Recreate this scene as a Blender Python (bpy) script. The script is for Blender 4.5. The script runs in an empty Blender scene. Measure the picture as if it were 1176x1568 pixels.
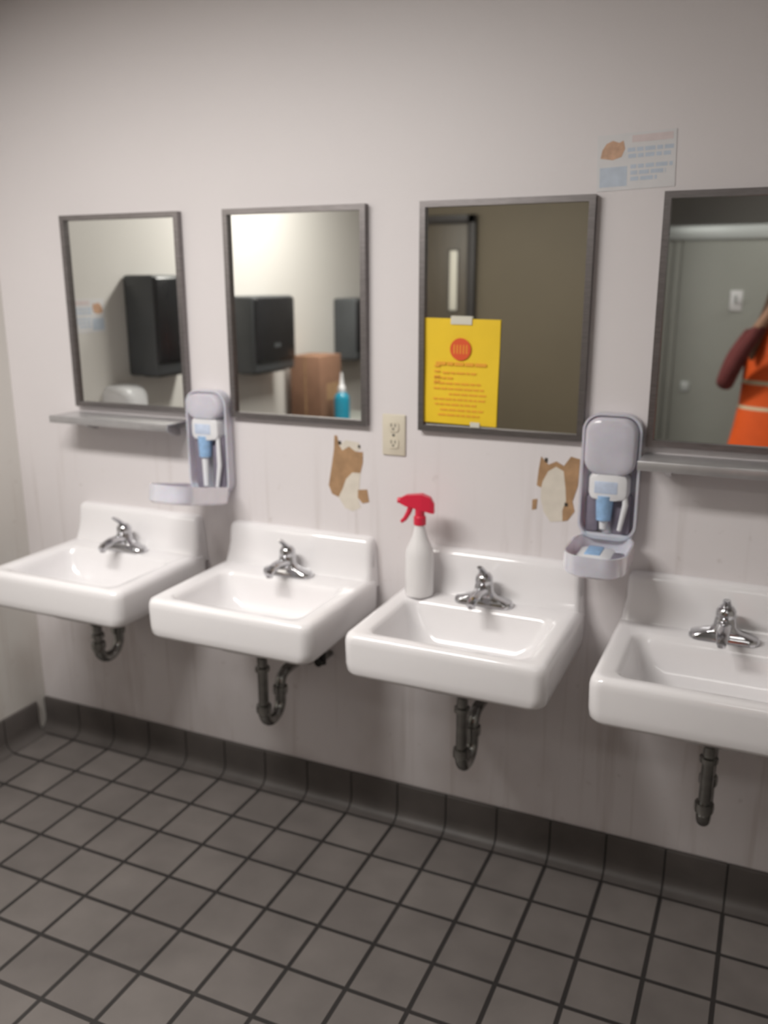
import bpy, bmesh, math, random
from mathutils import Vector, Matrix
random.seed(7)
scene = bpy.context.scene
try:
    scene.view_settings.view_transform = 'Standard'
    scene.view_settings.look = 'None'
except Exception:
    pass

# ------------------------------------------------------------------ materials
def new_mat(name, color, rough=0.5, metal=0.0, noise=0.0, nscale=8.0, bump=0.0, bscale=60.0,
            trans=0.0, coat=0.0, spec=None, stretch=(1, 1, 1), color2=None, emit=0, sss=0.0):
    m = bpy.data.materials.new(name)
    m.use_nodes = True
    nt = m.node_tree
    b = nt.nodes['Principled BSDF']
    b.inputs['Base Color'].default_value = (*color, 1)
    b.inputs['Roughness'].default_value = rough
    b.inputs['Metallic'].default_value = metal
    b.inputs['Transmission Weight'].default_value = trans
    b.inputs['Coat Weight'].default_value = coat
    if sss:
        b.inputs['Subsurface Weight'].default_value = sss
        b.inputs['Subsurface Scale'].default_value = 0.02
    if spec is not None:
        b.inputs['Specular IOR Level'].default_value = spec
    if emit:
        b.inputs['Emission Color'].default_value = (*color, 1)
        b.inputs['Emission Strength'].default_value = emit
    tc = nt.nodes.new('ShaderNodeTexCoord')
    if noise > 0 or color2:
        mp = nt.nodes.new('ShaderNodeMapping')
        mp.inputs['Scale'].default_value = stretch
        nt.links.new(tc.outputs['Object'], mp.inputs['Vector'])
        n = nt.nodes.new('ShaderNodeTexNoise')
        n.inputs['Scale'].default_value = nscale
        n.inputs['Detail'].default_value = 5
        nt.links.new(mp.outputs['Vector'], n.inputs['Vector'])
        r = nt.nodes.new('ShaderNodeValToRGB')
        r.color_ramp.elements[0].position = 0.3
        r.color_ramp.elements[1].position = 0.7
        c2 = color2 if color2 else tuple(max(0, c * (1 - noise)) for c in color)
        r.color_ramp.elements[0].color = (*c2, 1)
        r.color_ramp.elements[1].color = (*color, 1)
        nt.links.new(n.outputs['Fac'], r.inputs['Fac'])
        nt.links.new(r.outputs['Color'], b.inputs['Base Color'])
    if bump > 0:
        n2 = nt.nodes.new('ShaderNodeTexNoise')
        n2.inputs['Scale'].default_value = bscale
        nt.links.new(tc.outputs['Object'], n2.inputs['Vector'])
        bp = nt.nodes.new('ShaderNodeBump')
        bp.inputs['Strength'].default_value = bump
        bp.inputs['Distance'].default_value = 0.01
        nt.links.new(n2.outputs['Fac'], bp.inputs['Height'])
        nt.links.new(bp.outputs['Normal'], b.inputs['Normal'])
    return m

def wall_mat(name, base, dirt):
    m = new_mat(name, base, rough=0.5, noise=0.03, nscale=1.1, bump=0.05, bscale=90)
    nt = m.node_tree
    b = nt.nodes['Principled BSDF']
    src = b.inputs['Base Color'].links[0].from_socket
    tc = [n for n in nt.nodes if n.type == 'TEX_COORD'][0]
    sx = nt.nodes.new('ShaderNodeSeparateXYZ')
    nt.links.new(tc.outputs['Object'], sx.inputs[0])
    for stretch, sc, lo, hi, za, zb, st in (((14, 14, 0.7), 2.0, .56, .70, 1.3, .8, .32), ((1, 1, .6), 3.5, .48, .75, 1.1, .3, .45), ((3, 3, 3), 9.0, .66, .74, 1.35, 1.0, .30)):
        mp = nt.nodes.new('ShaderNodeMapping'); mp.inputs['Scale'].default_value = stretch
        nt.links.new(tc.outputs['Object'], mp.inputs['Vector'])
        n = nt.nodes.new('ShaderNodeTexNoise'); n.inputs['Scale'].default_value = sc; n.inputs['Detail'].default_value = 4
        nt.links.new(mp.outputs['Vector'], n.inputs['Vector'])
        r = nt.nodes.new('ShaderNodeValToRGB')
        r.color_ramp.elements[0].position = lo; r.color_ramp.elements[0].color = (0, 0, 0, 1)
        r.color_ramp.elements[1].position = hi; r.color_ramp.elements[1].color = (1, 1, 1, 1)
        nt.links.new(n.outputs['Fac'], r.inputs['Fac'])
        mr = nt.nodes.new('ShaderNodeMapRange')
        mr.inputs['From Min'].default_value = za; mr.inputs['From Max'].default_value = zb
        mr.inputs['To Min'].default_value = 0.0; mr.inputs['To Max'].default_value = st
        nt.links.new(sx.outputs['Z'], mr.inputs['Value'])
        mu = nt.nodes.new('ShaderNodeMath'); mu.operation = 'MULTIPLY'
        nt.links.new(r.outputs['Color'], mu.inputs[0]); nt.links.new(mr.outputs['Result'], mu.inputs[1])
        mx = nt.nodes.new('ShaderNodeMixRGB')
        mx.inputs['Color2'].default_value = (*dirt, 1)
        nt.links.new(mu.outputs[0], mx.inputs['Fac']); nt.links.new(src, mx.inputs['Color1'])
        src = mx.outputs[0]
    nt.links.new(src, b.inputs['Base Color'])
    return m

def tile_mat(name, pitch, ox, oy, tile, tile2, grout, mortar=0.0065):
    m = bpy.data.materials.new(name); m.use_nodes = True
    nt = m.node_tree; b = nt.nodes['Principled BSDF']
    tc = nt.nodes.new('ShaderNodeTexCoord')
    mp = nt.nodes.new('ShaderNodeMapping'); mp.inputs['Location'].default_value = (-ox, -oy, 0)
    nt.links.new(tc.outputs['Object'], mp.inputs['Vector'])
    br = nt.nodes.new('ShaderNodeTexBrick')
    br.offset = 0; br.squash = 1
    br.inputs['Scale'].default_value = 1
    br.inputs['Brick Width'].default_value = pitch
    br.inputs['Row Height'].default_value = pitch
    br.inputs['Mortar Size'].default_value = mortar
    br.inputs['Mortar Smooth'].default_value = 0.25
    br.inputs['Color1'].default_value = (*tile, 1)
    br.inputs['Color2'].default_value = (*tile2, 1)
    br.inputs['Mortar'].default_value = (*grout, 1)
    nt.links.new(mp.outputs['Vector'], br.inputs['Vector'])
    src = br.outputs['Color']
    for sc, a, c in ((9, .75, 1.2), (2.2, .72, 1.25)):
        n = nt.nodes.new('ShaderNodeTexNoise'); n.inputs['Scale'].default_value = sc; n.inputs['Detail'].default_value = 6
        nt.links.new(tc.outputs['Object'], n.inputs['Vector'])
        mr = nt.nodes.new('ShaderNodeMapRange'); mr.inputs['To Min'].default_value = a; mr.inputs['To Max'].default_value = c
        nt.links.new(n.outputs['Fac'], mr.inputs['Value'])
        mx = nt.nodes.new('ShaderNodeMixRGB'); mx.blend_type = 'MULTIPLY'; mx.inputs['Fac'].default_value = 1
        nt.links.new(src, mx.inputs['Color1']); nt.links.new(mr.outputs['Result'], mx.inputs['Color2'])
        src = mx.outputs[0]
    nt.links.new(src, b.inputs['Base Color'])
    b.inputs['Roughness'].default_value = 0.5
    inv = nt.nodes.new('ShaderNodeMath'); inv.operation = 'SUBTRACT'; inv.inputs[0].default_value = 1
    nt.links.new(br.outputs['Fac'], inv.inputs[1])
    bp = nt.nodes.new('ShaderNodeBump'); bp.inputs['Strength'].default_value = 0.7; bp.inputs['Distance'].default_value = 0.004
    nt.links.new(inv.outputs[0], bp.inputs['Height']); nt.links.new(bp.outputs['Normal'], b.inputs['Normal'])
    return m

PITCH = 0.165; OX = 0.004; OY = -0.052
M = {}
M['wall'] = wall_mat('painted_wall', (0.75, 0.71, 0.715), (0.42, 0.36, 0.33))
M['wall_side'] = wall_mat('painted_side_wall', (0.70, 0.675, 0.64), (0.45, 0.38, 0.34))
M['olive'] = new_mat('olive_wall_paint', (0.15, 0.122, 0.08), 0.6, noise=0.1, nscale=2)
M['ceil'] = new_mat('ceiling_paint', (0.55, 0.53, 0.51), 0.8, noise=0.06, nscale=30)
M['floor'] = tile_mat('quarry_tile', PITCH, OX, OY, (0.170, 0.152, 0.142), (0.144, 0.128, 0.120), (0.026, 0.023, 0.022))
M['base'] = new_mat('cove_tile', (0.105, 0.092, 0.086), 0.5, noise=0.25, nscale=10)
M['grout'] = new_mat('dark_grout', (0.03, 0.027, 0.026), 0.9, noise=0.2, nscale=40)
M['porc'] = new_mat('white_porcelain', (0.87, 0.85, 0.86), 0.16, noise=0.03, nscale=5, coat=0.4)
M['chrome'] = new_mat('chrome', (0.62, 0.62, 0.64), 0.13, 1.0, noise=0.15, nscale=20)
M['pipe'] = new_mat('tarnished_pipe', (0.42, 0.42, 0.40), 0.2, 1.0, noise=0.55, nscale=22)
M['black'] = new_mat('black_rubber', (0.02, 0.02, 0.02), 0.5, noise=0.2, nscale=20)
M['frame'] = new_mat('brushed_steel_frame', (0.27, 0.25, 0.25), 0.36, 0.85, noise=0.2, nscale=30, stretch=(1, 1, 8))
M['shelf'] = new_mat('steel_shelf', (0.62, 0.61, 0.62), 0.35, 0.7, noise=0.12, nscale=20)
M['mirror'] = new_mat('mirror_glass', (0.80, 0.81, 0.78), 0.02, 1.0, noise=0.02, nscale=2)
M['ivory'] = new_mat('ivory_plastic', (0.70, 0.64, 0.52), 0.4, noise=0.06, nscale=20)
M['slot'] = new_mat('dark_slot', (0.05, 0.04, 0.03), 0.6, noise=0.1)
M['yellow'] = new_mat('yellow_paper', (0.92, 0.62, 0.02), 0.6, noise=0.05, nscale=15)
M['red'] = new_mat('red_ink', (0.78, 0.10, 0.02), 0.6, noise=0.05)
M['orange_ink'] = new_mat('orange_ink', (0.88, 0.40, 0.03), 0.6, noise=0.05)
M['paper'] = new_mat('pale_paper', (0.72, 0.71, 0.72), 0.5, noise=0.05, nscale=20)
M['paleblue'] = new_mat('pale_blue_print', (0.56, 0.63, 0.73), 0.5, noise=0.12, nscale=40)
M['palepink'] = new_mat('pale_pink_print', (0.72, 0.62, 0.62), 0.5, noise=0.1, nscale=40)
M['orangeblob'] = new_mat('orange_print', (0.68, 0.42, 0.28), 0.5, noise=0.3, nscale=50)
M['tape'] = new_mat('clear_tape', (0.75, 0.72, 0.62), 0.25, noise=0.05)
M['brownpaper'] = new_mat('torn_brown_drywall', (0.46, 0.28, 0.15), 0.9, noise=0.3, nscale=30)
M['cream'] = new_mat('exposed_gypsum', (0.72, 0.66, 0.57), 0.9, noise=0.1, nscale=30)
M['lav'] = new_mat('lavender_translucent_plastic', (0.86, 0.84, 0.93), 0.18, noise=0.12, nscale=14, trans=0.3, sss=0.3)
M['lavdark'] = new_mat('smoky_plastic', (0.27, 0.24, 0.30), 0.3, noise=0.3, nscale=18)
M['whitepl'] = new_mat('white_plastic', (0.84, 0.84, 0.86), 0.3, noise=0.04)
M['milky'] = new_mat('milky_plastic_bottle', (0.90, 0.88, 0.88), 0.25, noise=0.03, nscale=10, trans=0.12)
M['redpl'] = new_mat('red_plastic', (0.74, 0.03, 0.07), 0.3, noise=0.1)
M['bluelab'] = new_mat('blue_label', (0.36, 0.58, 0.88), 0.35, noise=0.25, nscale=60)
M['softblue'] = new_mat('pale_blue_label', (0.64, 0.73, 0.90), 0.35, noise=0.2, nscale=50)
M['bluecap'] = new_mat('blue_liquid', (0.02, 0.28, 0.42), 0.2, noise=0.1)
M['cardboard'] = new_mat('cardboard', (0.30, 0.16, 0.10), 0.85, noise=0.15, nscale=12)
M['blackpl'] = new_mat('black_plastic', (0.02, 0.02, 0.022), 0.25, noise=0.2)
M['greypl'] = new_mat('dark_grey_plastic', (0.075, 0.08, 0.085), 0.4, noise=0.15)
M['stall'] = new_mat('grey_green_laminate', (0.36, 0.37, 0.34), 0.5, noise=0.06, nscale=3)
M['alu'] = new_mat('aluminium_rail', (0.62, 0.66, 0.66), 0.4, 0.3, noise=0.05)
M['doorm'] = new_mat('dark_brown_door', (0.085, 0.065, 0.04), 0.45, noise=0.2, nscale=6, stretch=(6, 6, 1))
M['doorf'] = new_mat('black_door_frame', (0.025, 0.02, 0.018), 0.5, noise=0.2)
M['frost'] = new_mat('frosted_glass', (0.75, 0.72, 0.62), 0.4, noise=0.05)
M['vest'] = new_mat('orange_safety_fabric', (0.98, 0.13, 0.015), 0.7, noise=0.12, nscale=12)
M['silver'] = new_mat('reflective_tape', (0.75, 0.72, 0.5), 0.4, noise=0.05)
M['shirt'] = new_mat('maroon_shirt', (0.18, 0.04, 0.04), 0.85, noise=0.25, nscale=14)
M['trouser'] = new_mat('navy_trousers', (0.03, 0.035, 0.06), 0.85, noise=0.25, nscale=14)
M['skin'] = new_mat('skin', (0.42, 0.24, 0.16), 0.5, noise=0.08, nscale=14)
M['hair'] = new_mat('brown_hair', (0.14, 0.07, 0.04), 0.6, noise=0.5, nscale=60, stretch=(4, 4, .5))
M['lamp'] = new_mat('lamp_diffuser', (1, 0.97, 0.93), 0.5, noise=0.01, emit=2.0)

# ------------------------------------------------------------------ mesh builder
class MB:
    def __init__(self):
        self.bm = bmesh.new(); self.mats = []
    def mi(self, mat):
        if mat not in self.mats: self.mats.append(mat)
        return self.mats.index(mat)
    def add(self, t, mat, smooth=True, X=None):
        i = self.mi(mat)
        bmesh.ops.recalc_face_normals(t, faces=t.faces[:])
        for f in t.faces:
            f.material_index = i; f.smooth = smooth
        if X is not None: t.transform(X)
        me = bpy.data.meshes.new('tmp'); t.to_mesh(me); t.free()
        self.bm.from_mesh(me); bpy.data.meshes.remove(me)
    def box(self, lo, hi, mat, bevel=0.0, X=None, seg=2):
        t = bmesh.new(); bmesh.ops.create_cube(t, size=1)
        lo = Vector(lo); hi = Vector(hi); s = hi - lo; c = (hi + lo) / 2
        t.transform(Matrix.Translation(c) @ Matrix.Diagonal((*s, 1)))
        if bevel > 0:
            bmesh.ops.bevel(t, geom=t.edges[:], offset=bevel, segments=seg, profile=0.5, affect='EDGES')
        self.add(t, mat, bevel > 0, X)
    def loft(self, rings, mat, cap0=True, cap1=True, smooth=True, X=None):
        t = bmesh.new(); vr = [[t.verts.new(p) for p in r] for r in rings]
        n = len(rings[0])
        for a, b in zip(vr, vr[1:]):
            for k in range(n):
                t.faces.new((a[k], a[(k + 1) % n], b[(k + 1) % n], b[k]))
        if cap0: t.faces.new(vr[0])
        if cap1: t.faces.new(vr[-1])
        self.add(t, mat, smooth, X)
    def tube(self, path, r, mat, n=14, X=None, flat=1.0):
        path = [Vector(p) for p in path]
        if not isinstance(r, (list, tuple)): r = [r] * len(path)
        rings = []; up = None
        for i, p in enumerate(path):
            a = path[max(0, i - 1)]; b = path[min(len(path) - 1, i + 1)]
            d = (b - a).normalized()
            if up is None:
                up = Vector((0, 0, 1)) if abs(d.z) < 0.9 else Vector((0, 1, 0))
            s = d.cross(up).normalized(); up = s.cross(d).normalized()
            rings.append([p + r[i] * (math.cos(2 * math.pi * k / n) * s + flat * math.sin(2 * math.pi * k / n) * up) for k in range(n)])
        self.loft(rings, mat, X=X)
    def lathe(self, prof, mat, loc=(0, 0, 0), n=28, sx=1, sy=1, X=None):
        rings = [[(loc[0] + sx * r * math.cos(2 * math.pi * k / n), loc[1] + sy * r * math.sin(2 * math.pi * k / n), loc[2] + z) for k in range(n)] for r, z in prof]
        self.loft(rings, mat, X=X)
    def ball(self, c, s, mat, X=None, u=20, v=14):
        t = bmesh.new(); bmesh.ops.create_uvsphere(t, u_segments=u, v_segments=v, radius=1)
        t.transform(Matrix.Translation(c) @ Matrix.Diagonal((*s, 1)))
        self.add(t, mat, True, X)
    def prism(self, poly, y0, y1, mat, X=None):
        self.loft([[(p[0], y0, p[1]) for p in poly], [(p[0], y1, p[1]) for p in poly]], mat, smooth=False, X=X)
    def done(self, name, X=None, parent=None, ang=38):
        bm = self.bm
        for e in bm.edges:
            if len(e.link_faces) == 2 and e.calc_face_angle(0) > math.radians(ang): e.smooth = False
        me = bpy.data.meshes.new(name); bm.to_mesh(me); bm.free()
        for m in self.mats: me.materials.append(m)
        o = bpy.data.objects.new(name, me); scene.collection.objects.link(o)
        if X is not None: o.matrix_world = X
        if parent: o.parent = parent
        return o

def rr(cx, cy, hw, hd, r, z, n=8):
    r = min(r, hw, hd); pts = []
    for (sx, sy, a0) in ((1, 1, 0), (-1, 1, 90), (-1, -1, 180), (1, -1, 270)):
        for k in range(n + 1):
            a = math.radians(a0 + 90 * k / n)
            pts.append((cx + sx * (hw - r) + r * math.cos(a), cy + sy * (hd - r) + r * math.sin(a), z))
    return pts

def bez(p0, p1, p2, n=8):
    p0, p1, p2 = Vector(p0), Vector(p1), Vector(p2)
    return [(1 - t) ** 2 * p0 + 2 * t * (1 - t) * p1 + t * t * p2 for t in [i / n for i in range(n + 1)]]

# ------------------------------------------------------------------ room shell
XL, XR, YB, H = -2.48, 1.6, -4.8, 2.6
def shell(name, lo, hi, mat):
    b = MB(); b.box(lo, hi, mat); return b.done(name)
shell('floor', (XL - .1, YB - .1, -0.1), (XR + .1, 0.1, 0.0), M['floor'])
shell('ceiling', (XL - .1, YB - .1, H), (XR + .1, 0.1, H + .1), M['ceil'])
shell('wall_back', (XL - .1, 0.0, 0), (XR + .1, 0.1, H), M['wall'])
shell('wall_left', (XL - .1, YB, 0), (XL, 0.0, H), M['wall_side'])
shell('wall_right', (XR, YB, 0), (XR + .1, 0.0, H), M['wall_side'])
shell('wall_front', (XL - .1, YB - .1, 0), (XR + .1, YB, H), M['wall_side'])
shell('wall_entry', (XL, -3.25, 0), (-0.86, -3.1, H), M['olive'])

prof = [(0, .125), (-.009, .125), (-.012, .121), (-.012, .045), (-.015, .028), (-.022, .015), (-.034, .006), (-.050, .002), (-.050, 0.0), (0, 0.0)]
def cove(name, spans, fn):
    b = MB()
    for a, c in spans:
        b.loft([[fn(a + .0026, y, z) for y, z in prof], [fn(c - .0026, y, z) for y, z in prof]], M['base'])
    a0, a1 = spans[0][0], spans[-1][1]
    inner = [(y * 0.8, z * 0.985 + 0.0005) for y, z in prof]
    b.loft([[fn(a0, y, z) for y, z in inner], [fn(a1, y, z) for y, z in inner]], M['grout'], smooth=False)
    return b.done(name, ang=60)
xs = []
k = math.ceil((XL + .03 - OX) / PITCH)
x = OX + k * PITCH; prev = XL + .002
while x < XR:
    xs.append((prev, x)); prev = x; x += PITCH
xs.append((prev, XR - .002))
cove('baseboard_back', xs, lambda a, y, z: (a, y, z))
ys = []; prev = .052
while prev < 3.0:
    ys.append((prev, min(prev + PITCH, 3.09))); prev += PITCH
cove('baseboard_left', ys, lambda a, y, z: (XL - y, -a, z))

# ------------------------------------------------------------------ mirrors
CX = [-1.94 + 0.625 * i for i in range(4)]
MZ0, MZ1, MW = 1.272, 1.884, 0.232
for i, c in enumerate(CX):
    b = MB(); f = 0.016; d = -0.022
    b.box((c - MW + .004, -0.010, MZ0 + .004), (c + MW - .004, -0.0005, MZ1 - .004), M['mirror'])
    o = [(c - MW, MZ0), (c + MW, MZ0), (c + MW, MZ1), (c - MW, MZ1)]
    n = [(c - MW + f, MZ0 + f), (c + MW - f, MZ0 + f), (c + MW - f, MZ1 - f), (c - MW + f, MZ1 - f)]
    for k in range(4):
        a, e = o[k], o[(k + 1) % 4]; g, h = n[(k + 1) % 4], n[k]
        b.prism([a, e, g, h], 0 - .0005, d, M['frame'])
    b.done('framed_mirror')

def shelf(c, x0, x1):
    b = MB()
    z = 1.252
    b.box((x0, -.125, z - .004), (x1, -.0005, z), M['shelf'], .0012)
    b.box((x0, -.129, z - .022), (x1, -.123, z + .002), M['shelf'], .0015)
    b.box((x0, -.012, z - .03), (x1, -.0005, z - .003), M['shelf'], .0015)
    for bx in (c - .17, c + .17):
        t = [(-.001, z - .004), (-.105, z - .004), (-.10, z - .016), (-.02, z - .055), (-.001, z - .055)]
        b.loft([[(bx - .008, y, zz) for y, zz in t], [(bx + .008, y, zz) for y, zz in t]], M['shelf'], smooth=False)
    b.done('steel_shelf')
shelf(CX[0], CX[0] - .250, -1.712); shelf(CX[3], -.300, CX[3] + .245)

# ------------------------------------------------------------------ sinks + faucets + traps
def sink(c):
    b = MB(); P = M['porc']
    R = [(-.26, .03, .03, .03, .632), (-.26, .08, .07, .07, .636), (-.255, .135, .11, .09, .655), (-.245, .18, .15, .08, .682), (-.235, .215, .19, .05, .694),
         (-.2255, .248, .214, .036, .697), (-.225, .257, .2205, .036, .7005), (-.225, .263, .2242, .036, .710), (-.225, .265, .2245, .034, .73),
         (-.225, .266, .2246, .033, .786), (-.225, .264, .2238, .033, .799), (-.2248, .259, .2205, .031, .808), (-.224, .251, .214, .028, .8125), (-.223, .243, .209, .026, .8135),
         (-.271, .219, .147, .040, .8125), (-.271, .211, .140, .038, .809), (-.271, .205, .134, .037, .800), (-.271, .200, .129, .036, .785),
         (-.271, .186, .118, .045, .74), (-.27, .166, .104, .055, .708), (-.268, .12, .08, .06, .690), (-.265, .05, .04, .04, .682), (-.265, .024, .024, .024, .680)]
    b.loft([rr(0, cy, hw, hd, r, z) for cy, hw, hd, r, z in R], P)
    pf = [(-.0005, .79), (-.074, .80), (-.060, .818), (-.049, .845), (-.042, .88), (-.037, .918), (-.032, .930), (-.022, .936), (-.0005, .936)]
    rings = []
    for x, s, dz in ((-.252, .55, .024), (-.249, .8, .010), (-.243, .94, .003), (-.232, 1, 0), (.232, 1, 0), (.243, .94, .003), (.249, .8, .010), (.252, .55, .024)):
        rings.append([(x + math.copysign(.010, x) * max(0, (.88 - z) / .09), (-.0005 if y > -.001 else y * s), z - (dz if z > .85 else dz * .3)) for y, z in pf])
    b.loft(rings, P)
    b.lathe([(.026, .680), (.026, .684), (.020, .6845), (.012, .682)], M['chrome'], (0, -.265, 0))
    return b.done('bathroom_sink', Matrix.Translation((c, 0, 0)), ang=50)

def faucet(c):
    """single-lever centre-set tap"""
    b = MB(); C = M['chrome']; z = .8137
    b.loft([rr(0, 0, .080, .027, .026, z), rr(0, 0, .080, .027, .026, z + .006), rr(0, 0, .077, .024, .023, z + .013), rr(0, 0, .060, .020, .020, z + .019),
            rr(0, 0, .036, .021, .020, z + .025), rr(0, 0, .026, .023, .022, z + .036), rr(0, 0, .024, .023, .022, z + .052), rr(0, 0, .022, .021, .020, z + .058)], C)
    b.tube([(0, .0, z + .034), (0, -.03, z + .042), (0, -.065, z + .044), (0, -.098, z + .038), (0, -.112, z + .030)], [.019, .018, .0155, .0135, .011], C, 18, flat=.75)
    b.tube([(0, -.102, z + .034), (0, -.103, z + .020)], [.0105, .0095], C)
    b.lathe([(.022, z + .056), (.0235, z + .062), (.0225, z + .074), (.016, z + .083), (.006, z + .086)], C)
    b.tube([(0, .004, z + .074), (0, -.010, z + .088), (0, -.026, z + .101), (0, -.040, z + .110), (0, -.046, z + .113)], [.013, .012, .010, .009, .006], C, 14, flat=.6)
    b.tube([(0, .021, z + .012), (0, .021, z + .052)], .0028, C, 8)
    b.ball((0, .021, z + .055), (.006, .006, .006), C, u=10, v=8)
    b.done('sink_faucet', Matrix.Translation((c, -.097, 0)) @ Matrix.Translation((0, 0, .8137)) @ Matrix.Diagonal((1.04, 1.04, 1.06, 1)) @ Matrix.Translation((0, 0, -.8137)))

def trap(c, zb):
    b = MB(); Pm = M['pipe']; y0 = -.262; y1 = -.165
    b.lathe([(.030, .6315), (.030, .618), (.024, .612), (.019, .606)], Pm, (0, y0, 0))
    b.tube([(0, y0, .63), (0, y0, zb + .05)], .0155, Pm)
    u = [(0, y0, zb + .055)]
    ym = (y0 + y1) / 2; rad = (y1 - y0) / 2
    for k in range(13):
        a = math.pi + math.pi * k / 12
        u.append((0, ym + rad * math.cos(a), zb + rad + .018 + rad * math.sin(a)))
    zt = zb + .14
    u.append((0, y1, zt - .03))
    b.tube(u, .0175, Pm, 16)
    el = bez((0, y1, zt - .035), (0, y1, zt + .005), (0, y1 + .045, zt + .005), 6)
    b.tube([tuple(p) for p in el] + [(0, -.002, zt + .005)], .0165, Pm, 16)
    for zz, yy in ((zb + .075, y0), (zt - .045, y1)):
        b.lathe([(.018, zz - .013), (.0225, zz - .012), (.0235, zz), (.0225, zz + .012), (.018, zz + .013)], Pm, (0, yy, 0), n=10)
    b.lathe([(.018, .56), (.022, .562), (.022, .575), (.018, .577)], Pm, (0, y0, 0), n=10)
    b.tube([(0, -.014, zt + .005), (0, -.0005, zt + .005)], [.030, .036], M['black'], 20)
    for s in (-1, 1):
        b.tube([(s * .09, -.0005, .53), (s * .09, -.055, .53)], .010, Pm, 10)
        b.tube([(s * .09, -.055, .515), (s * .09, -.055, .56)], .012, M['black'], 10)
        b.tube([(s * .09, -.055, .555), (s * .085, -.06, .60), (s * .08, -.065, .68)], .006, Pm, 8)
        b.tube([(s * .09, -.055, .53), (s * .09, -.085, .53)], [.006, .014], M['black'], 10)
    b.done('sink_drain_trap', Matrix.Translation((c, 0, 0)))

for i, c in enumerate(CX):
    sink(c); faucet(c); trap(c, 0.46 if i == 0 else 0.365)

# ------------------------------------------------------------------ soap dispensers (open)
def soap(c, z0, tilt, L, hood_h, drop):
    b = MB()
    def shellp(L, W, D, X, mat, t=.005, r=.045):
        hw, hl = W / 2, L / 2
        rings = [rr(0, hl, hw - .006, hl - .006, r, 0), rr(0, hl, hw, hl, r, .006), rr(0, hl, hw + .001, hl, r, D),
                 rr(0, hl, hw - t, hl - t, r - t, D), rr(0, hl, hw - t - .002, hl - t - .002, r - t, .012), rr(0, hl, hw - t - .008, hl - t - .008, r - t, .008)]
        b.loft(rings, mat, X=X)
    Hh = 1.352 - z0
    Xb = Matrix(((1, 0, 0, 0), (0, 0, -1, -.0008), (0, 1, 0, z0), (0, 0, 0, 1)))
    shellp(Hh, .148, .042, Xb, M['lav'])
    hy = Hh - .008 - hood_h
    rings = []
    for k, (w, s) in enumerate(((.01, 1), (.046, .98), (.056, .93), (.061, .82), (.063, .5))):
        rings.append(rr(0, hy, .067 * s, hood_h * (1 - (1 - s) * .5), .04 * s, w))
    b.loft(rings, M['lav'], X=Xb)
    zt = z0 + hy - hood_h
    b.loft([[(p[0] * s, -.012 - d, zt - .03 + p[1]) for p in rr(0, 0, .052, .034, .018, 0)] for d, s in ((0, 1), (.025, 1), (.040, .9), (.046, .6))], M['whitepl'])
    b.box((-.034, -.0595, zt - .047), (.026, -.050, zt - .014), M['softblue'], .003)
    b.box((-.058, -.030, z0 + .014), (-.024, -.008, zt - .06), M['lavdark'], .008)
    b.box((.010, -.034, z0 + .014), (.058, -.008, zt - .05), M['lavdark'], .008)
    b.tube([(-.008, -.040, zt - .055), (-.008, -.044, zt - .12)], [.024, .019], M['bluelab'])
    b.tube([(-.008, -.044, zt - .115), (-.008, -.045, z0 + .03)], [.012, .009], M['whitepl'])
    b.tube([(.040, -.040, zt - .04), (.046, -.046, z0 + .10), (.034, -.046, z0 + .03)], [.007, .008, .006], M['whitepl'], 10)
    b.tube([(-.066, -.034, z0 + .008), (.066, -.034, z0 + .008)], .008, M['lav'], 10)
    th = math.radians(tilt)
    cs, sn = math.cos(th), math.sin(th)
    Xc = Matrix(((1, 0, 0, 0), (0, -cs, sn, -.020), (0, sn, cs, z0 - drop), (0, 0, 0, 1)))
    shellp(L, .156, .055, Xc, M['lav'], t=.004, r=.058)
    b.loft([rr(-.012, L * .42, .046 * s, .058 * s, .02, w) for w, s in ((.009, 1), (.026, .95), (.034, .6))], M['whitepl'], X=Xc)
    b.box((-.035, L * .25, .030), (.005, L * .58, .037), M['bluelab'], .003, X=Xc)
    b.box((.030, L * .3, .010), (.060, L * .75, .030), M['lavdark'], .006, X=Xc)
    b.done('soap_dispenser', Matrix.Translation((c, 0, 0)))
soap(-1.6275, 1.02, 12, .27, .040, .030)
soap(-.3795, 1.02, -2, .205, .075, .045)

# ------------------------------------------------------------------ torn wall patches
def patch(polys, cpx, cx, cz, sx, sz):
    b = MB()
    for mat, pts, y in polys:
        b.prism([(cx + (px - cpx[0]) * sx, cz - (py - cpx[1]) * sz) for px, py in pts], -.0002, -y, mat)
    b.done('torn_paint_patch')
patch([(M['brownpaper'], [(513, 668), (512, 690), (508, 715), (503, 745), (508, 758), (518, 762), (524, 750), (530, 733), (540, 722), (552, 722), (556, 705), (556, 690), (545, 690), (535, 683), (525, 690), (520, 682), (517, 668)], .0012),
       (M['cream'], [(524, 750), (530, 733), (540, 722), (552, 722), (550, 748), (548, 760), (552, 775), (540, 782), (528, 778), (518, 762)], .0010),
       (M['cream'], [(520, 682), (525, 690), (535, 683), (545, 690), (553, 686), (550, 676), (530, 674)], .0009),
       (M['brownpaper'], [(548, 748), (562, 746), (565, 765), (555, 768), (548, 760)], .0013),
       (M['slot'], [(519, 676), (523, 676), (523, 681), (519, 681)], .0025), (M['slot'], [(549, 680), (552, 680), (552, 684), (549, 684)], .0025)],
      (530, 715), -1.161, 1.141, .00218, .002)
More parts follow.
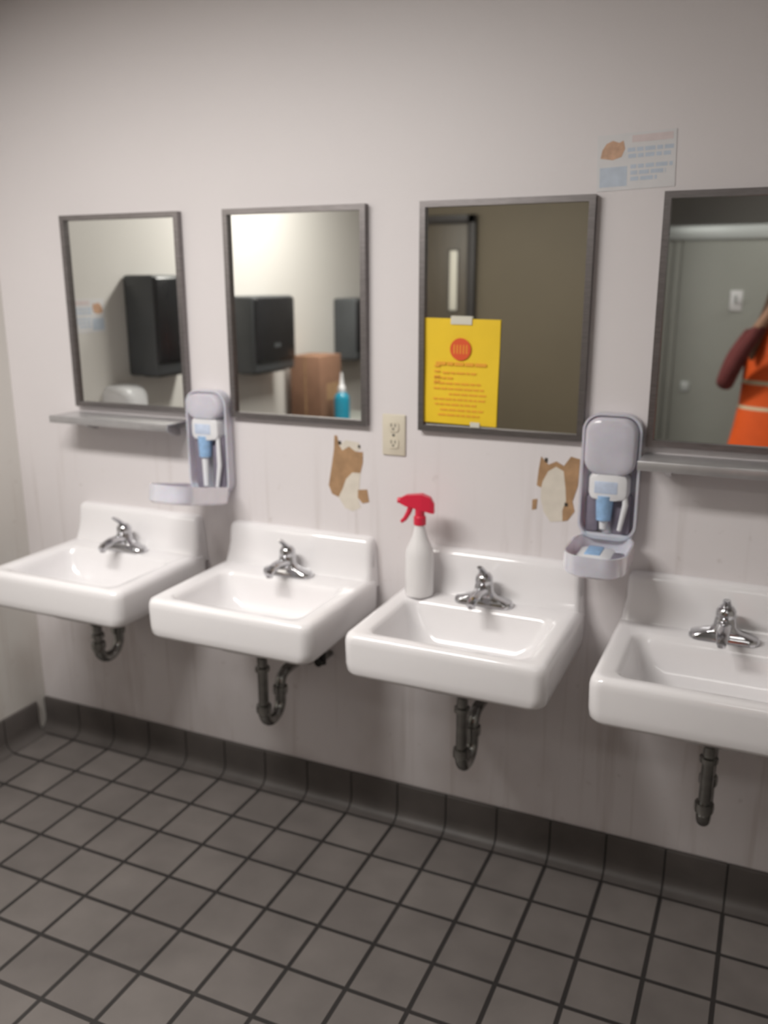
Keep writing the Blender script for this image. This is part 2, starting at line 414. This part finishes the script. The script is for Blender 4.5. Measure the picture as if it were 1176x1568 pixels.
patch([(M['brownpaper'], [(826, 700), (838, 712), (850, 706), (862, 712), (872, 697), (886, 700), (885, 740), (878, 765), (882, 780), (872, 795), (864, 797), (863, 780), (868, 765), (866, 745), (862, 720), (850, 714), (838, 722), (830, 738), (828, 748), (821, 745), (823, 720)], .0012),
       (M['cream'], [(838, 722), (850, 714), (862, 720), (866, 745), (868, 765), (863, 780), (864, 797), (845, 800), (834, 786), (828, 765), (828, 748), (830, 738)], .0010),
       (M['brownpaper'], [(815, 768), (823, 766), (822, 782), (815, 784)], .0012),
       (M['slot'], [(832, 702), (836, 702), (836, 708), (832, 708)], .0025), (M['slot'], [(866, 768), (871, 768), (871, 773), (866, 773)], .0025)],
      (845, 745), -.537, 1.14, .00175, .0018)

# ------------------------------------------------------------------ outlet
b = MB()
b.box((-.036, -.006, -.06), (.036, -.0005, .06), M['ivory'], .003)
for s in (-1, 1):
    b.loft([[(p[0], -.005, p[1] + s * .024) for p in rr(0, 0, .017, .015, .010, 0)], [(p[0], -.009, p[1] + s * .024) for p in rr(0, 0, .0165, .0145, .010, 0)]], M['ivory'])
    for sx in (-.006, .006):
        b.box((sx - .0012, -.0097, s * .024 + .0), (sx + .0012, -.0088, s * .024 + .009), M['slot'])
    b.tube([(0, -.0088, s * .024 - .006), (0, -.0097, s * .024 - .006)], .003, M['slot'], 8)
b.tube([(0, -.005, 0), (0, -.008, 0)], .004, M['chrome'], 10)
b.done('electrical_outlet', Matrix.Translation((-1.003, 0, 1.25)))

# ------------------------------------------------------------------ signs
def info_sign(name, X):
    b = MB(); w, h = .092, .064
    b.box((-w, -.0015, -h), (w, -.0003, h), M['paper'])
    pts = [(-.084, .012), (-.080, .030), (-.070, .044), (-.055, .050), (-.040, .044), (-.030, .048), (-.026, .030), (-.034, .012), (-.055, .006)]
    b.prism(pts, -.0004, -.0020, M['orangeblob'])
    b.box((-.01, -.0019, .042), (w - .008, -.0014, .058), M['palepink'])
    for z, a, e in ((.026, -.02, .086), (.012, -.018, .08), (-.012, -.012, .085), (-.026, -.012, .07), (-.040, -.012, .05)):
        x = a
        while x < e:
            l = random.uniform(.012, .03); b.box((x, -.0019, z - .0045), (min(x + l, e), -.0014, z + .0045), M['paleblue']); x += l + .004
    b.box((-.085, -.0018, -.055), (-.02, -.0014, -.010), M['paleblue'])
    return b.done(name, X)
info_sign('paper_notice', Matrix.Translation((-.372, 0, 1.957)) @ Matrix.Rotation(math.radians(-2), 4, 'Y'))
info_sign('paper_notice', Matrix.Translation((XL, -.43, 1.55)) @ Matrix.Rotation(math.radians(90), 4, 'Z'))

b = MB(); w, h = .109, .143
t = []
for j in range(9):
    zz = -h + 2 * h * j / 8
    t.append([(-w, -.0006 - .0006 * math.sin(j), zz), (w, -.0014 - .0012 * math.sin(j * .8), zz), (w, -.0006 - .0012 * math.sin(j * .8), zz), (-w, .0002 - .0006 * math.sin(j), zz)])
b.loft(t, M['yellow'], smooth=False)
yy = -.0032
b.tube([(0, yy, .062), (0, yy - .0008, .062)], .030, M['red'], 36)
for k in range(-2, 3):
    b.box((k * .009 - .0014, yy - .0012, .050), (k * .009 + .0014, yy - .0007, .074), M['orange_ink'])
for k, (a, e) in enumerate([(-.07, .075), (-.05, .05), (-.075, -.02), (-.075, .06), (-.075, .07), (-.03, .08), (-.075, .075), (-.07, .05), (-.055, .07), (-.06, .06)]):
    z = .012 - k * .0145 if k else .022
    x = a
    while x < e:
        l = random.uniform(.008, .024) * (1.5 if k < 1 else 1)
        hh = .0045 if k == 0 else .0024
        b.box((x, yy - .0003, z - hh), (min(x + l, e), yy + .0004, z + hh), M['orange_ink']); x += l + .004
for k in range(4):
    b.box((-.074, yy - .0003, -.03 + k * .014), (-.058, yy + .0004, -.025 + k * .014), M['orange_ink'])
b.box((-.03, yy - .001, .128), (.03, yy, .150), M['tape'])
b.box((.035, yy - .001, -.148), (.062, yy, -.134), M['tape'])
b.done('yellow_notice', Matrix.Translation((-.802, -.0128, 1.438)) @ Matrix.Rotation(math.radians(.8), 4, 'Y'))

# ------------------------------------------------------------------ spray bottle
b = MB()
b.lathe([(.030, 0), (.037, .003), (.0385, .012), (.0385, .055), (.038, .105), (.035, .122), (.027, .140), (.020, .156), (.016, .172), (.014, .180), (.014, .190)], M['milky'], n=32)
b.lathe([(.0165, .186), (.0165, .205), (.014, .208)], M['redpl'], n=24)
b.tube([(0, 0, .205), (0, 0, .235)], [.013, .013], M['redpl'])
b.loft([[(-.052, y, z) for y, z in ((-.007, .238), (.007, .238), (.007, .252), (-.007, .252))],
        [(-.036, y, z) for y, z in ((-.010, .232), (.010, .232), (.010, .260), (-.010, .260))],
        [(.005, y, z) for y, z in ((-.013, .224), (.013, .224), (.012, .264), (-.012, .264))],
        [(.028, y, z) for y, z in ((-.012, .218), (.012, .218), (.009, .256), (-.009, .256))],
        [(.038, y, z) for y, z in ((-.009, .216), (.009, .216), (.006, .240), (-.006, .240))]], M['redpl'], smooth=False)
b.tube([(-.060, 0, .245), (-.050, 0, .245)], [.007, .008], M['redpl'], 12)
b.tube([(-.024, 0, .234), (-.030, 0, .215), (-.040, 0, .198), (-.050, 0, .190)], [.008, .007, .006, .0045], M['redpl'], 10)
b.tube([(0, 0, .01), (.002, 0, .19)], .0025, M['whitepl'], 8)
b.done('spray_bottle', Matrix.Translation((-.880, -.104, .8137)) @ Matrix.Rotation(math.radians(12), 4, 'Z') @ Matrix.Diagonal((1.06, 1.06, 1.12, 1)))

# ------------------------------------------------------------------ things reflected in the mirrors
def towel(y0, y1, z0, z1):
    b = MB()
    b.box((XL + .0005, -y1, z0), (XL + .15, -y0, z1), M['greypl'], .014, seg=3)
    b.box((XL + .12, -y1 + .006, z0 + .05), (XL + .162, -y0 - .006, z1 - .006), M['blackpl'], .014, seg=3)
    b.box((XL + .04, -y1 + .05, z0 - .008), (XL + .12, -y0 - .05, z0 + .002), M['slot'])
    ym = -(y0 + y1) / 2
    b.box((XL + .161, ym - .03, z0 + .12), (XL + .164, ym + .03, z0 + .14), M['greypl'])
    b.done('paper_towel_dispenser')
towel(.64, .98, 1.30, 1.705); towel(1.38, 1.76, 1.24, 1.61); towel(2.49, 2.85, 1.22, 1.58)
b = MB()
b.loft([[(XL + .0005 + w, -.56 + p[0], 1.20 + p[1]) for p in rr(0, 0, .085 * s, .072 * s, .04 * s, 0)] for w, s in ((0, 1), (.05, 1), (.08, .93), (.10, .75), (.108, .4))], M['whitepl'])
b.tube([(XL + .055, -.56, 1.135), (XL + .065, -.56, 1.11)], [.024, .02], M['chrome'])
b.tube([(XL + .105, -.56, 1.18), (XL + .112, -.56, 1.18)], .014, M['chrome'])
b.done('hand_dryer')
b = MB()
b.box((XL + .06, -2.42, 0.06), (XL + .44, -1.86, .90), M['greypl'], .005)
b.box((XL + .055, -2.43, .90), (XL + .45, -1.85, .93), M['stall'], .004)
b.box((XL + .08, -2.40, 0), (XL + .42, -1.88, .06), M['blackpl'])
for s in (-1, 1):
    yc = -2.14 + s * .137
    b.box((XL + .44, yc - .130, .09), (XL + .452, yc + .130, .87), M['stall'], .003)
    b.tube([(XL + .462, -2.14 + s * .025, .50), (XL + .462, -2.14 + s * .025, .62)], .005, M['chrome'], 8)
b.done('storage_cabinet')
b = MB()
b.box((XL + .05, -2.12, .9305), (XL + .235, -1.88, 1.29), M['cardboard'], .002)
b.box((XL + .137, -2.121, .931), (XL + .147, -1.879, 1.2915), M['brownpaper'])
b.box((XL + .20, -2.1205, 1.05), (XL + .2356, -1.95, 1.14), M['brownpaper'])
b.done('cardboard_box')
b = MB()
b.lathe([(.036, 0), (.042, .006), (.042, .13), (.036, .155), (.018, .17), (.018, .175)], M['bluecap'])
b.lathe([(.020, .172), (.020, .195), (.012, .205), (.008, .24), (.004, .275)], M['whitepl'])
b.done('squeeze_bottle', Matrix.Translation((XL + .325, -1.95, .9305)))
b = MB(); y9 = -3.0985
b.box((-2.40, y9, 0.005), (-1.84, -3.062, 2.02), M['doorm'], .003)
for x0, x1 in ((-2.45, -2.40), (-1.84, -1.79)):
    b.box((x0, y9, 0), (x1, -3.045, 2.07), M['doorf'], .003)
b.box((-2.45, y9, 2.02), (-1.79, -3.045, 2.07), M['doorf'], .003)
b.box((-1.955, -3.063, 1.50), (-1.905, -3.058, 1.86), M['frost'], .002)
b.box((-1.965, -3.063, 1.49), (-1.895, -3.0595, 1.87), M['doorf'])
b.tube([(-1.90, -3.06, 1.0), (-1.90, -3.01, 1.0), (-2.02, -3.01, 1.0)], .009, M['chrome'], 10)
b.done('door_1')
b = MB()
for x0, x1 in ((-.85, -.69), (-.685, -.64), (-.635, .02), (.03, .28), (.285, .94), (.95, 1.59)):
    b.box((x0, -3.63, .30), (x1, -3.60, 1.92), M['stall'], .003)
b.box((-.85, -3.64, 1.92), (1.59, -3.585, 2.0), M['alu'], .004)
for x in (-.66, .15, 1.2):
    b.box((x - .03, -3.63, 0), (x + .03, -3.60, .30), M['alu'], .003)
for x in (-.58, .88):
    b.box((x, -3.60, 1.0), (x + .05, -3.59, 1.06), M['alu'], .002)
b.tube([(-.30, -3.60, 1.55), (-.30, -3.55, 1.55), (-.30, -3.53, 1.59)], .008, M['alu'], 10)
b.box((-.335, -3.60, 1.50), (-.265, -3.59, 1.62), M['whitepl'], .003)
b.done('toilet_partition')

# ------------------------------------------------------------------ photographer (reflected in the right mirror)
person = bpy.data.objects.new('person', None); scene.collection.objects.link(person)
ox, oy = 0.0, -2.74
V = []; E = []; Rr = []
def vtx(p, r, par=None):
    V.append((p[0] + ox, p[1] + oy, p[2])); Rr.append(r)
    if par is not None: E.append((par, len(V) - 1))
    return len(V) - 1
pel = vtx((0, 0, .95), (.155, .11))
w1 = vtx((0, 0, 1.08), (.135, .10), pel); ch = vtx((0, 0, 1.25), (.155, .115), w1); up = vtx((0, 0, 1.38), (.13, .09), ch)
nk = vtx((0, .01, 1.47), (.055, .055), up); vtx((0, .02, 1.54), (.05, .05), nk)
for s in (-1, 1):
    sh = vtx((s * .17, .0, 1.385), (.062, .062), up)
    el = vtx((s * .275, .10, 1.14), (.047, .047), vtx((s * .235, .05, 1.27), (.055, .055), sh))
    fa = vtx((s * .19, .24, 1.34), (.040, .040), el)
    wr = vtx((s * .075, .335, 1.54), (.028, .026), fa)
    vtx((s * .06, .350, 1.585), (.030, .018), wr)
    hp = vtx((s * .10, 0, .87), (.098, .10), pel)
    kn = vtx((s * .115, .01, .49), (.062, .065), vtx((s * .11, .01, .68), (.08, .085), hp))
    an = vtx((s * .12, -.01, .10), (.042, .045), vtx((s * .12, -.01, .30), (.055, .058), kn))
    vtx((s * .14, .15, .045), (.045, .035), vtx((s * .125, .02, .05), (.048, .042), an))
me = bpy.data.meshes.new('body'); me.from_pydata(V, E, [])
body = bpy.data.objects.new('body', me); scene.collection.objects.link(body)
sk = body.modifiers.new('skin', 'SKIN')
for i, sv in enumerate(me.skin_vertices[0].data):
    sv.radius = Rr[i]; sv.use_root = (i == 0)
ss = body.modifiers.new('sub', 'SUBSURF'); ss.levels = 2; ss.render_levels = 2
dg = bpy.context.evaluated_depsgraph_get()
nm = bpy.data.meshes.new_from_object(body.evaluated_get(dg))
body.modifiers.clear(); body.data = nm
nm.materials.clear()
for k in ('shirt', 'trouser', 'skin', 'blackpl'): nm.materials.append(M[k])
for p in nm.polygons:
    p.use_smooth = True; c = p.center
    p.material_index = 0
    if c.z < .97: p.material_index = 1
    if c.z < .09: p.material_index = 3
    if c.z > 1.455 and (abs(c.x - ox) < .07 and c.y < oy + .15): p.material_index = 2
    if c.z > 1.46 and c.y > oy + .2: p.material_index = 2
body.parent = person
b = MB()
def ell(cx, cy, a, d, z, n=36): return [(cx + a * math.cos(2 * math.pi * k / n), cy + d * math.sin(2 * math.pi * k / n) + .006 * math.sin(5 * 2 * math.pi * k / n) * (1.45 - z), z) for k in range(n)]
prof2 = [(.80, .235, .165), (.92, .212, .155), (1.03, .198, .145), (1.045, .195, .142), (1.16, .190, .145), (1.18, .190, .147), (1.32, .185, .14), (1.40, .165, .115), (1.45, .105, .085), (1.465, .075, .072)]
for (a, c2), mt in zip(zip(prof2, prof2[1:]), ['vest', 'vest', 'silver', 'vest', 'silver', 'vest', 'vest', 'vest', 'vest']):
    b.loft([ell(ox, oy, a[1], a[2], a[0]), ell(ox, oy, c2[1], c2[2], c2[0])], M[mt], False, False)
b.done('safety_vest', parent=person)
b = MB(); hx, hy, hz = ox, oy + .03, 1.635
b.ball((hx, hy, hz + .01), (.074, .092, .105), M['skin'], u=28, v=20)
b.ball((hx, hy + .03, hz - .05), (.055, .06, .055), M['skin'])
b.loft([ell(hx, hy + .088, .007, .006, hz + .02, 10), ell(hx, hy + .098, .012, .014, hz - .012, 10), ell(hx, hy + .09, .012, .01, hz - .022, 10)], M['skin'])
for s in (-1, 1):
    b.ball((hx + s * .03, hy + .080, hz + .015), (.013, .010, .008), M['whitepl'], u=12, v=8)
    b.ball((hx + s * .03, hy + .088, hz + .015), (.006, .004, .006), M['slot'], u=10, v=8)
    b.ball((hx + s * .03, hy + .083, hz + .035), (.018, .008, .004), M['hair'], u=10, v=8)
    b.ball((hx + s * .075, hy, hz), (.010, .018, .028), M['skin'], u=10, v=8)
    b.loft([ell(hx + s * .068, hy - .02, .024, .055, hz + .07, 16), ell(hx + s * .080, hy - .02, .024, .055, hz - .02, 16), ell(hx + s * .10, hy - .01, .030, .05, hz - .12, 16), ell(hx + s * .13, hy + .06, .036, .045, hz - .21, 16), ell(hx + s * .15, hy + .10, .032, .035, hz - .28, 16), ell(hx + s * .15, hy + .10, .008, .012, hz - .35, 16)], M['hair'])
b.ball((hx, hy + .082, hz - .045), (.024, .008, .007), M['red'], u=12, v=8)
b.ball((hx, hy - .018, hz + .035), (.088, .095, .092), M['hair'], u=24, v=16)
b.loft([ell(hx, hy - .05, .078, .055, hz + .04, 20), ell(hx, hy - .06, .088, .05, hz - .08, 20), ell(hx, hy - .06, .085, .04, hz - .2, 20), ell(hx, hy - .06, .03, .015, hz - .25, 20)], M['hair'])
b.done('head', parent=person)
b = MB()
for s in (-1, 1):
    px, py, pz = s * .058, oy + .362, 1.625
    b.ball((px, py, pz), (.018, .024, .042), M['skin'], u=14, v=10)
    for k in range(4):
        z = pz - .025 + k * .02
        L = (.85, 1, .97, .8)[k]
        b.tube([(px, py + .010, z), (px - s * .004, py + .034 * L, z + .004), (px - s * .016, py + .048 * L, z + .006), (px - s * .028 * L, py + .046, z + .006)], [.009, .0085, .008, .006], M['skin'], 10)
    b.tube([(px, py - .005, pz + .01), (px - s * .006, py + .004, pz + .042), (px - s * .02, py + .012, pz + .06)], [.011, .010, .007], M['skin'], 10)
b.done('hands', parent=person)
b = MB()
b.box((-.038, -2.372, 1.575), (.038, -2.363, 1.735), M['blackpl'], .003)
b.done('smartphone', parent=person)

# ------------------------------------------------------------------ lights
def ceiling_light(x, y, e, sx=1.2, sy=.3, col=(1, .97, .93)):
    b = MB()
    b.box((x - sx / 2 - .02, y - sy / 2 - .02, H - .05), (x + sx / 2 + .02, y + sy / 2 + .02, H - .0005), M['whitepl'], .004)
    b.box((x - sx / 2, y - sy / 2, H - .056), (x + sx / 2, y + sy / 2, H - .0495), M['lamp'], .002)
    b.done('ceiling_light')
    L = bpy.data.lights.new('tube_light', 'AREA'); L.shape = 'RECTANGLE'; L.size = sx; L.size_y = sy
    L.energy = e; L.color = col
    o = bpy.data.objects.new('tube_light', L); scene.collection.objects.link(o); o.location = (x, y, H - .065)
ceiling_light(-1.6, -1.55, 53)
ceiling_light(.4, -3.0, 7)
w = bpy.data.worlds.new('world'); scene.world = w; w.use_nodes = True
w.node_tree.nodes['Background'].inputs[0].default_value = (.5, .5, .5, 1)
w.node_tree.nodes['Background'].inputs[1].default_value = 0.1

# ------------------------------------------------------------------ camera
cam = bpy.data.cameras.new('camera'); co = bpy.data.objects.new('camera', cam); scene.collection.objects.link(co)
cam.sensor_fit = 'VERTICAL'; cam.sensor_height = 24; cam.lens = 24 * 1344 / 1568
cam.clip_start = .02
cam.dof.use_dof = True; cam.dof.focus_distance = 1.45; cam.dof.aperture_fstop = 1.8
R = Matrix(((.9119, -.1029, .3974), (.4104, .2329, -.8817), (-.0019, .9670, .2548)))
R = R.to_quaternion().to_matrix().to_4x4()
co.matrix_world = Matrix.Translation((0, -2.3, 1.68)) @ R
scene.camera = co
